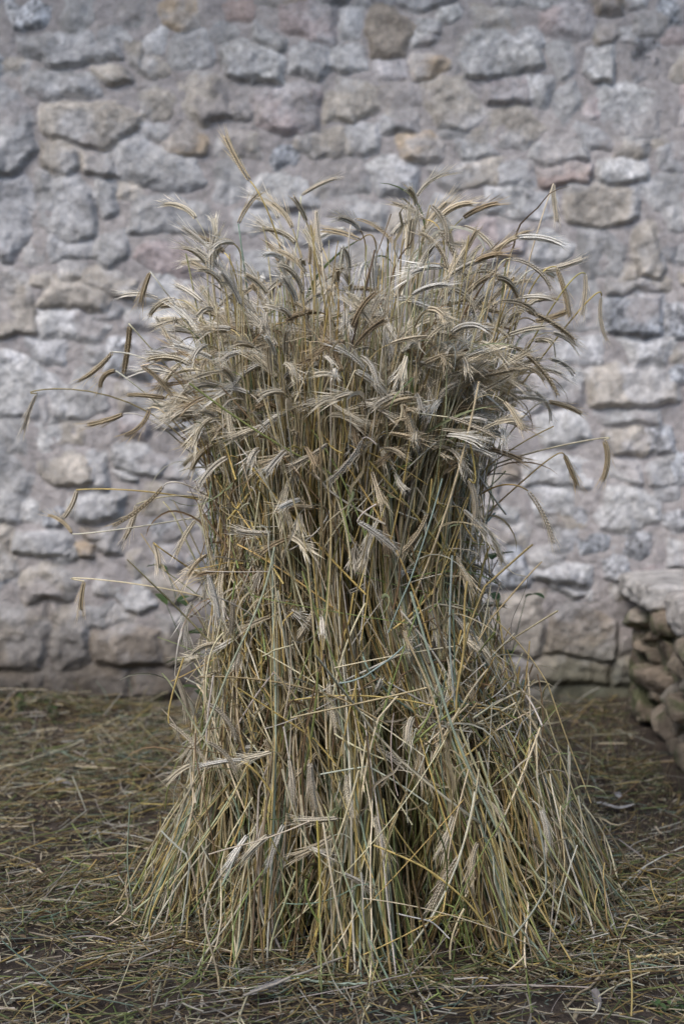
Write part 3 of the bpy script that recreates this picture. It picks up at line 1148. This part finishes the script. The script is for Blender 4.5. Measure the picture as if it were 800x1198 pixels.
batch('stem', 'stems', SV, SF, SC, topS, M_STRAW, '')
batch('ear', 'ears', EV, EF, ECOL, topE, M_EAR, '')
batch('leaf_blade', 'leaf_blades', LV, LF, LC, topL, M_LEAF, '')


# ------------------------------------------------------------------ STRAW LITTER on the ground (nobody could count it)
def litter():
    lr = np.random.default_rng(23)
    n, k = 43000, 6
    x = lr.uniform(-2.3, 2.3, n)
    y = 4.76 - 2.95 * lr.random(n) ** .9
    nc = 90                                   # trodden tufts and drifts
    cx_, cy_ = lr.uniform(-2.3, 2.0, nc), lr.uniform(1.9, 4.7, nc)
    kc = lr.integers(0, nc, n)
    inc = lr.random(n) < .38
    x = np.where(inc, cx_[kc] + lr.normal(0, .16, n), x)
    y = np.where(inc, np.minimum(cy_[kc] + lr.normal(0, .09, n), 4.75), y)
    # thinner cover in the bare corner by the bench
    bare = ((x > .45) & (y > 3.2) & (lr.random(n) < .5)) | (fbm(x, y, 2.6, 3, 15.) < .40) & (lr.random(n) < .5)
    inside = ((x - .06) / .40) ** 2 + ((y - SY) / .32) ** 2 < 1
    keep = ~bare & ~inside & ~((x > .93) & (y > 3.6))
    x, y = x[keep], y[keep]
    # extra drift round the foot of the sheaf
    m = 3200
    a = lr.uniform(0, 2 * np.pi, m)
    r = .97 + lr.exponential(.17, m)
    x = np.concatenate([x, .06 + .47 * r * np.cos(a)])
    y = np.concatenate([y, SY + .44 * r * np.sin(a)])
    x = np.concatenate([x, lr.uniform(-2.2, .93, 900)])        # drift along the wall foot
    y = np.concatenate([y, 4.76 - lr.exponential(.06, 900)])
    n = len(x)
    ang = lr.uniform(0, np.pi, n)
    ang = np.where(lr.random(n) < .35, lr.normal(0, .35, n), ang)
    L = np.clip(lr.lognormal(-2.95, .68, n), .015, .38)
    el = np.abs(lr.normal(0, .10, n))
    el = np.where((lr.random(n) < .07) & (L < .13), lr.uniform(.3, 1.1, n), el)
    cur = lr.normal(0, .35, n)
    s = np.linspace(-.5, .5, k)[None]
    A = ang[:, None] + cur[:, None] * s
    kink = (lr.random(n) < .25)[:, None] * lr.normal(0, .8, (n, 1)) * (s > .1)
    st = L[:, None] / (k - 1)
    X = x[:, None] + np.cumsum(np.cos(A + kink) * st, 1) - (np.cos(ang) * L / 2)[:, None]
    Y = y[:, None] + np.cumsum(np.sin(A + kink) * st, 1) - (np.sin(ang) * L / 2)[:, None]
    Y = np.minimum(Y, 4.765)
    Z = ground_h(X, Y).max(1, keepdims=True) * .5 + ground_h(X, Y) * .5 + lr.gamma(1.3, .008, n)[:, None] + (lr.random(n) < .3)[:, None] * lr.uniform(0, .02, n)[:, None] + (s + .5) * (L * np.sin(el))[:, None] + .002
    P = np.stack([X, Y, Z], -1)
    rad = np.repeat((.0004 + .0017 * lr.random(n) ** 1.7)[:, None], k, 1)
    V, F = tubes(P, rad, 4)
    c = pick_cols(n, [2, 2.2, 3.2, 2.6, 1.2, 3.2, 2.4], .28, lr) * (.38 + .32 * lr.random((n, 1)))
    Cc = np.repeat(c[:, None], k * 4, 1)
    FF = (F[None] + (np.arange(n) * k * 4)[:, None, None]).reshape(-1, 4)
    o = build('straw_litter', V.reshape(-1, 3), [FF], M_STRAW, Cc.reshape(-1, 3))
    tag(o, 'loose scattered straw and cut stalks covering the earth', 'straw', kind='stuff')
    # chaff: husks and crumbled leaf
    n = 26000
    x = lr.uniform(-2.3, 2.3, n)
    y = 4.76 - 2.95 * lr.random(n)
    keep = ~((x > .93) & (y > 3.6))
    x, y = x[keep], y[keep]
    n = len(x)
    a = lr.uniform(0, 6.28, n)
    ln, w = lr.uniform(.004, .016, n), lr.uniform(.0012, .004, n)
    z = ground_h(x, y) + lr.uniform(.002, .010, n)
    dx, dy = np.cos(a), np.sin(a)
    c0 = np.stack([x, y, z], -1)
    dv = np.stack([dx, dy, lr.normal(0, .35, n)], -1) * ln[:, None]
    sv = np.stack([-dy, dx, lr.normal(0, .35, n)], -1) * w[:, None]
    up = np.array([0, 0, .0015])
    V = np.stack([c0 - dv, c0 + sv, c0 + dv, c0 - sv, c0 + up], 1)
    F = np.array([(0, 3, 4), (3, 2, 4), (2, 1, 4), (1, 0, 4)])
    FF = (F[None] + (np.arange(n) * 5)[:, None, None]).reshape(-1, 3)
    c = LPAL[lr.choice(6, n, p=[.2, .2, .15, .25, .15, .05])] * lr.uniform(.5, 1.05, (n, 1))
    o = build('chaff', V.reshape(-1, 3), [FF], M_LEAF, np.repeat(c[:, None], 5, 1).reshape(-1, 3))
    tag(o, 'dry husks and crumbled leaf lying between the straws', 'chaff', kind='stuff')
    # short thin grass in the bare corner by the bench and along the wall
    n, k = 1700, 5
    x = np.concatenate([lr.uniform(.45, 1.25, n - 500), lr.uniform(-2, 1, 500)])
    y = np.concatenate([lr.uniform(3.0, 4.75, n - 500), 4.70 - lr.exponential(.08, 500)])
    keep = ~((x > .95) & (y > 3.6))
    x, y = x[keep], y[keep]
    n = len(x)
    a = lr.uniform(0, 6.28, n)
    L = lr.uniform(.02, .075, n)
    bend = lr.uniform(.1, 1.4, n)
    s = np.linspace(0, 1, k)[None]
    rr = L[:, None] * np.sin(bend[:, None] * s) / np.maximum(bend[:, None], .1)
    P = np.stack([x[:, None] + np.cos(a)[:, None] * (L[:, None] * s - rr) * .9 + .02 * s * np.cos(a)[:, None],
                  y[:, None] + np.sin(a)[:, None] * (L[:, None] * s - rr) * .9,
                  ground_h(x, y)[:, None] + rr], -1)
    V, F = tubes(P, np.linspace(.0011, .0003, k)[None] * np.ones((n, 1)), 3)
    c = np.array([(.10, .12, .045), (.20, .17, .09), (.27, .22, .13)])[lr.choice(3, n, p=[.35, .35, .3])] * lr.uniform(.7, 1.2, (n, 1))
    FF = (F[None] + (np.arange(n) * k * 3)[:, None, None]).reshape(-1, 4)
    o = build('grass', V.reshape(-1, 3), [FF], M_GREEN, np.repeat(c[:, None], k * 3, 1).reshape(-1, 3))
    tag(o, 'thin short half dry grass by the bench and wall foot', 'grass', kind='stuff')


litter()


# ------------------------------------------------------------------ single things lying on the ground
def loose_straw(name, pts, r_, col, label, cat='straw', zoff=.018, n=24, sharp=True):
    q = np.array([on_ground(a, b, .02) for a, b in pts])
    q[:, 2] = ground_h(q[:, 0], q[:, 1]) + zoff
    t = np.linspace(0, 1, len(q))
    u = np.linspace(0, 1, n)
    P = np.stack([np.interp(u, t, q[:, k]) for k in range(3)], 1)
    if not sharp:
        P = spline(q[:3], n)
    P += rng.normal(0, .0012, P.shape)
    c = P.mean(0) * np.array([1, 1, 0])
    V, F = tubes((P - c)[None], np.linspace(r_, r_ * .8, n)[None], 7)
    C = np.tile(col, (n * 7, 1)) * np.repeat(1 + rng.normal(0, .12, n), 7)[:, None]
    o = build(name, V[0], [F], M_STRAW, C)
    o.location = c
    tag(o, label, cat, 'loose stalks lying apart on the earth')
    return o


loose_straw('loose_stalk', [(660, 1182), (700, 1147), (715, 1132), (737, 1079), (768, 1068), (805, 1058)], .0023, (.30, .235, .15),
            'thick brown stalk kinked twice, leaning out beside the sheaf foot', zoff=.02)
loose_straw('loose_stalk', [(745, 1126), (775, 1124), (808, 1121)], .0028, (.50, .40, .20),
            'short straight golden straw right of the kinked brown stalk', zoff=.025, sharp=False)
loose_straw('loose_stalk', [(338, 1147), (365, 1152), (440, 1160)], .0030, (.25, .31, .24),
            'blue green flattened straw lying before the middle of the sheaf', zoff=.02, sharp=False)
loose_straw('loose_stalk', [(0, 1150), (70, 1128), (150, 1114)], .0022, (.33, .31, .25),
            'long pale grey straw lying along the lower left ground', zoff=.02, sharp=False)
loose_straw('loose_stalk', [(0, 908), (60, 890), (98, 876)], .0034, (.46, .42, .28),
            'long pale yellow straw on the ground at far left before the wall', zoff=.03, sharp=False)
loose_straw('loose_stalk', [(100, 868), (125, 855), (150, 842)], .0034, (.44, .38, .22),
            'yellow straw slanting up near the wall foot left of the sheaf', zoff=.035, sharp=False)
loose_straw('loose_stalk', [(285, 1188), (440, 1122), (465, 1098)], .0026, (.34, .30, .24),
            'thin grey straw leaning across the front of the sheaf foot', zoff=.05, sharp=False)


def flat_leaf(pts, w, col, label, name='fallen_leaf'):
    q = np.array([on_ground(a, b, .015) for a, b in pts])
    q[:, 2] = ground_h(q[:, 0], q[:, 1]) + .016
    P = spline(q, 12)
    c = P.mean(0) * np.array([1, 1, 0])
    P = P - c
    s = np.linspace(0, 1, 12)
    T = nrm(np.gradient(P, axis=0))
    sd = nrm(np.cross(T, np.array([0, 0, 1.])))
    ww = (w * np.sin(np.pi * np.clip(s * .92 + .06, 0, 1)) ** .7)[:, None]
    lift = np.array([0, 0, 1.]) * (ww * .7 + .004 * np.sin(s * 7)[:, None])
    th_ = np.array([0, 0, .0008])
    rows = np.stack([P - sd * ww + lift, P - sd * ww * .5 + lift * .3, P, P + sd * ww * .5 + lift * .3, P + sd * ww + lift], 1)
    V = np.concatenate([rows.reshape(-1, 3), (rows - th_).reshape(-1, 3)])
    F = grid_faces(5, 12)
    o = build(name, V, [F, (F + 60)[:, ::-1]], M_LEAF, np.tile(col, (120, 1)) * (1 + rng.normal(0, .08, (120, 1))))
    o.location = c
    tag(o, label, 'leaf', 'fallen dry leaves')


flat_leaf([(695, 943), (716, 947), (742, 945)], .010, (.50, .48, .45), 'pale grey dry leaf on bare earth right of the sheaf')
flat_leaf([(60, 922), (72, 921), (84, 924)], .012, (.46, .44, .44), 'pale lilac grey dry leaf among straw at far left')
flat_leaf([(345, 1138), (362, 1146), (378, 1152)], .014, (.36, .27, .16), 'broad tan dry blade lying before the sheaf foot')
flat_leaf([(690, 1165), (697, 1172), (700, 1185)], .008, (.24, .22, .21), 'crumpled grey leaf under the kinked brown stalk')


def rock(c, rx, ry, rz, seed, sub=3, amp=.22, flat=.0):
    """verts, faces of one irregular stone"""
    import bmesh
    bm = bmesh.new()
    bmesh.ops.create_icosphere(bm, subdivisions=sub, radius=1)
    V = np.array([v.co[:] for v in bm.verts])
    F = np.array([[v.index for v in f.verts] for f in bm.faces])
    bm.free()
    # squarer than a ball
    V = np.sign(V) * np.abs(V) ** .5
    V /= np.maximum(np.linalg.norm(V, axis=1, keepdims=True) ** .55, 1e-6)
    r3 = np.random.default_rng(int(seed) + 900)
    for _ in range(11):                      # broken faces
        q = nrm(r3.normal(0, 1, 3)[None])[0]
        over = np.maximum(V @ q - r3.uniform(.52, .80), 0)
        V = V - over[:, None] * q * .93
    nz = fbm(V[:, 0] + seed * 3.1 + V[:, 2] * .7, V[:, 1] - V[:, 2] * .9 + seed, 1.3, 4, seed) - .5
    nz2 = fbm(V[:, 0] * 2 + seed - V[:, 2], V[:, 1] * 2 + V[:, 2] + seed * 2, 3.2, 3, seed) - .5
    nz3 = fbm(V[:, 0] * 2 - V[:, 2] + seed, V[:, 1] * 2 + V[:, 2] * 1.3 - seed, 8, 3, seed) - .5
    V = V * (1 + amp * 2 * nz + amp * 1.3 * nz2 + amp * .7 * nz3)[:, None]
    return V * np.array([rx, ry, rz]) + np.array(c), F


p = on_ground(723, 932, .01)
V, F = rock((0, 0, 0), .012, .011, .010, 4, 3)
o = build('pebble', V, [F], M_BENCH, np.tile((.38, .38, .38), (len(V), 1)))
o.location = (p[0], p[1], ground_h(np.array([p[0]]), np.array([p[1]]))[0] + .009)
tag(o, 'small white pebble on bare earth behind the pale grey leaf', 'pebble')

# a fallen ear in front of the sheaf
p = on_ground(292, 1172, .02)
q = on_ground(330, 1160, .02)
L = np.linalg.norm(q - p)
Eo = dict(p=np.zeros((1, 3)), d=nrm((q - p))[None], g=perp(nrm(q - p)[None], np.array([[0, 1., 0]])), phi=np.array([.3]), L=np.array([max(L, .08)]),
          size=np.array([1.0]), roll=np.array([.5]), col=np.array([[.40, .37, .34]]), awn=np.array([.9]))
V, C, _ = ears_mesh(Eo)
o = build('fallen_ear', V[0], [EF], M_EAR, C[0])
o.location = (p[0], p[1], ground_h(np.array([p[0]]), np.array([p[1]]))[0] + .03)
tag(o, 'grey bearded rye ear lying on the straw before the sheaf', 'ear')


# ------------------------------------------------------------------ LOW STONE BENCH against the wall
def make_bench():
    br = np.random.default_rng(8)
    root = empty('stone_bench', (1.0, 4.3, 0))
    tag(root, 'low rubble stone bench with pale capstones and moss at the wall corner', 'bench')
    off = np.array([1.0, 4.3, 0])
    Vs, Fs, Cs, nv = [], [], [], 0

    def put(V, F, col):
        nonlocal nv
        Vs.append(V - off); Fs.append(F + nv); nv += len(V)
        var = fbm(V[:, 1] * 1 + V[:, 0], V[:, 2] + V[:, 0], 14, 3, nv * .01)[:, None] - .5
        c = np.array(col) * (1 + .7 * var)
        # moss: patches with their own shape
        ms = sstep(.56, .70, fbm(V[:, 1] + 3, V[:, 2] * 1.2 + V[:, 0], 16, 5, 2.) + .15 * (V[:, 1] > 4.55))[:, None] * .75
        Cs.append(c * (1 - ms) + np.array([.085, .10, .045]) * ms)

    def face_x(y, z):
        return .985 + (4.80 - y) * .075 + .02 * np.sin(y * 9) - .05 * (1 - z / .45) * (y < 4.62)
    tones = [(.21, .17, .13), (.26, .215, .165), (.155, .125, .095), (.29, .255, .21), (.22, .18, .135)]
    # core behind the facing stones
    core = np.array([(x, y, z) for z in (-.05, .40) for x, y in ((1.02, 4.79), (1.09, 3.66), (2.9, 3.66), (2.9, 4.79))], float)
    put(core, np.array([(0, 1, 5), (0, 5, 4), (1, 2, 6), (1, 6, 5), (2, 3, 7), (2, 7, 6), (3, 0, 4), (3, 4, 7), (4, 5, 6), (4, 6, 7)]), (.17, .14, .11))
    z, i = .0, 0
    for row, h in enumerate((.125, .11, .10, .10)):
        y = 4.80 - br.uniform(0, .06)
        while y > 3.62:
            w = br.uniform(.10, .26)
            hh = h * br.uniform(.85, 1.15)
            x = face_x(y - w / 2, z + h / 2) + br.uniform(.05, .095)
            V, F = rock((x, y - w / 2, z + h / 2), br.uniform(.085, .12), w * .60, hh * .64, 10 + i, 4, .16)
            put(V, F, tones[br.integers(len(tones))])
            y -= w * br.uniform(.88, 1.02)
            i += 1
        x = 1.2
        while x < 2.9:                       # near end
            w = br.uniform(.12, .24)
            V, F = rock((x, 3.66 + br.uniform(-.02, .02), z + h / 2), w * .56, .10, h * .6, 10 + i, 3, .2)
            put(V, F, tones[br.integers(len(tones))])
            x += w * .95
            i += 1
        z += h * .93
    for k in range(150):                     # chips and bedding mortar in the joints
        y, z = br.uniform(3.66, 4.78), br.uniform(.0, .42)
        V, F = rock((face_x(y, z) + br.uniform(.045, .075), y, z), br.uniform(.03, .06), br.uniform(.025, .055), br.uniform(.018, .035), 300 + k, 2, .2)
        put(V, F, (.20, .165, .125))
    body = build('rubble', np.concatenate(Vs), Fs, M_BENCH, np.concatenate(Cs), root)
    # capstones: thick uneven slabs
    def slab(x0, x1, y0, y1, z0, z1, seed, col):
        n = 34
        a = np.linspace(-1, 1, n)
        A, B = np.meshgrid(a, a)
        r2 = np.random.default_rng(seed)
        X = (x0 + x1) / 2 + A * (x1 - x0) / 2
        Y = (y0 + y1) / 2 + B * (y1 - y0) / 2
        edge = np.maximum(np.abs(A), np.abs(B))
        X = X + (fbm(X, Y, 6, 4, seed) - .5) * .10 * edge
        Y = Y + (fbm(X, Y, 6, 4, seed + 5) - .5) * .08 * edge * (1 if y1 < 4.7 else .5)
        top = z1 + (fbm(X, Y, 5, 5, seed + 9) - .5) * .022 - .012 * sstep(.9, 1, edge)
        bot = z0 + (fbm(X, Y, 7, 4, seed + 12) - .5) * .035
        ring = np.concatenate([np.arange(n), np.arange(1, n) * n + n - 1, (n - 1) * n + np.arange(n - 2, -1, -1), np.arange(n - 2, 0, -1) * n])
        V = np.concatenate([np.stack([X, Y, top], -1).reshape(-1, 3), np.stack([X, Y, bot], -1).reshape(-1, 3)])
        # side bands with broken texture
        bands = 6
        tV, bV = V[ring], V[ring + n * n]
        rings = [ring]
        extra = []
        cc = np.array([(x0 + x1) / 2, (y0 + y1) / 2, 0])
        for k in range(1, bands):
            f = k / bands
            m = tV * (1 - f) + bV * f
            o_ = nrm((m - cc) * np.array([1, 1, 0]))
            am = (fbm(m[:, 0] * 1.5 + m[:, 1], m[:, 2] * 2.2 + seed, 16, 4, seed) - .45) * .05
            m = m + o_ * am[:, None]
            rings.append(len(V) + len(np.concatenate(extra)) + np.arange(len(ring)) if extra else len(V) + np.arange(len(ring)))
            extra.append(m)
        V = np.concatenate([V] + extra)
        rings.append(ring + n * n)
        F = [grid_faces(n, n), grid_faces(n, n)[:, ::-1] + n * n]
        for r0, r1 in zip(rings[:-1], rings[1:]):
            F.append(np.stack([r0, r1, np.roll(r1, -1), np.roll(r0, -1)], 1))
        var = fbm(V[:, 0] + V[:, 2], V[:, 1] + V[:, 2], 8, 4, seed)[:, None] - .5
        ob = build('capstone', V - off, F, M_BENCH, np.array(col) * (1 + .6 * var), root)
        return ob
    slab(.955, 1.95, 4.44, 4.785, .415, .490, 3, (.46, .435, .405))
    slab(1.01, 1.75, 3.98, 4.42, .385, .490, 7, (.48, .445, .41))
    slab(1.02, 1.75, 3.60, 3.965, .385, .470, 12, (.45, .42, .39))
    slab(1.77, 2.9, 3.60, 4.425, .385, .472, 15, (.44, .42, .40))
    slab(1.97, 2.9, 4.44, 4.785, .39, .475, 19, (.44, .42, .39))


make_bench()


# ------------------------------------------------------------------ WEEDS
def weed(loc, stems_, leafn, h, lw, label, seed, spread=.1, group=None):
    wr = np.random.default_rng(seed)
    root = empty('weed', loc)
    tag(root, label, 'weed', group)
    SVs, SFs, LVs, LFs, LCs = [], [], [], [], []
    ns = nl = 0
    for k in range(stems_):
        a = wr.uniform(0, 6.28)
        P, T, N = arc(np.array([[wr.normal(0, spread * .3), wr.normal(0, spread * .2), -.01]]), nrm(np.array([[math.cos(a) * .15, math.sin(a) * .12, 1]])),
                      perp(np.array([[0, 0, 1.]]), np.array([[math.cos(a), math.sin(a) * .6, .01]])), np.array([wr.uniform(.05, .35)]),
                      np.array([h * wr.uniform(.6, 1)]), 10)
        V, F = tubes(P, np.linspace(.0022, .0010, 10)[None], 5)
        build('stem', V[0], [F], M_GREEN, np.tile((.10, .13, .06), (len(V[0]), 1)), root)
        for j in range(leafn):
            i = wr.integers(3, 10)
            b = wr.uniform(0, 6.28)
            d = nrm(np.array([[math.cos(b), math.sin(b), wr.uniform(.0, .8)]]))
            LPp, LTt, LNn = arc(P[0, i][None], d, perp(d, np.array([[0, 0, -1.]])), np.array([wr.uniform(.4, 1.2)]), np.array([lw * wr.uniform(1.3, 2.4)]), 7)
            s_ = np.linspace(0, 1, 7)
            ww = (lw * .45 * np.sin(np.pi * np.clip(s_ * .93 + .05, 0, 1)) ** .8)[:, None]
            B = np.cross(LTt[0], LNn[0])
            rows = np.stack([LPp[0] - B * ww - LNn[0] * ww * .3, LPp[0], LPp[0] + B * ww - LNn[0] * ww * .3], 1).reshape(-1, 3)
            LVs.append(rows); LFs.append(grid_faces(3, 7) + nl); nl += len(rows)
            LCs.append(np.tile(np.array([.055, .105, .035]) * wr.uniform(.7, 1.5) + np.array([.02, .0, .0]) * wr.random(), (21, 1)))
    build('foliage', np.concatenate(LVs), LFs, M_GREEN, np.concatenate(LCs), root)


q = at(556, 640, 3.4)
weed((q[0], 3.4, ground_h(np.array([q[0]]), np.array([3.4]))[0]), 6, 12, .80, .030, 'tall green weed standing behind the right side of the sheaf', 2, .08)
q = at(268, 610, 3.3)
weed((q[0], 3.3, ground_h(np.array([q[0]]), np.array([3.3]))[0]), 5, 10, .84, .028, 'tall green weed half hidden behind the left side of the sheaf', 5, .08)
q = on_ground(40, 836)
weed((q[0], 4.66, .02), 6, 7, .07, .013, 'small green weed at the wall foot on the far left', 6, .2)
q = on_ground(778, 1186)
weed((q[0], q[1], .0), 3, 5, .045, .011, 'tiny green weed on the earth right of the sheaf foot', 7, .12)

# ------------------------------------------------------------------ LIGHT, SKY, CAMERA
world = bpy.data.worlds.new('World')
scene.world = world
world.use_nodes = True
nt = world.node_tree
sky = nt.nodes.new('ShaderNodeTexSky')
sky.sky_type = 'NISHITA'
sky.sun_disc = False
SUN_EL, SUN_AZ = R(48), R(212)        # high, from behind the camera's left shoulder
sky.sun_elevation = SUN_EL
sky.sun_rotation = SUN_AZ
sky.air_density = 1.0
sky.dust_density = 2.0
nt.links.new(sky.outputs[0], nt.nodes['Background'].inputs['Color'])
nt.nodes['Background'].inputs['Strength'].default_value = 0.15

sun = bpy.data.lights.new('sun', 'SUN')
sun.energy = 0.85
sun.angle = R(34)
sun.color = (1, .98, .96)
so = bpy.data.objects.new('sun', sun)
COL.objects.link(so)
from mathutils import Vector
sd = Vector((math.sin(SUN_AZ) * math.cos(SUN_EL), math.cos(SUN_AZ) * math.cos(SUN_EL), math.sin(SUN_EL)))
so.rotation_euler = sd.to_track_quat('Z', 'Y').to_euler()
so.location = (-2, -3, 6)

cam = bpy.data.cameras.new('camera')
cam.sensor_fit = 'VERTICAL'
cam.sensor_height = 36
cam.sensor_width = 24
cam.lens = 36 * FPX / 1198
cam.clip_end = 2000
cam.dof.use_dof = True
cam.dof.focus_distance = 2.82
cam.dof.aperture_fstop = 2.8
co = bpy.data.objects.new('camera', cam)
COL.objects.link(co)
co.location = (0, 0, CAMH)
co.rotation_euler = (R(90) - PITCH, 0, 0)
scene.camera = co

vs = scene.view_settings
vs.view_transform = 'Standard'
vs.look = 'None'
vs.exposure = 1.05
vs.gamma = 1.0
vs.use_curve_mapping = False
scene.cycles.use_denoising = True
scene.cycles.denoiser = 'OPENIMAGEDENOISE'
scene.cycles.denoising_input_passes = 'RGB_ALBEDO_NORMAL'
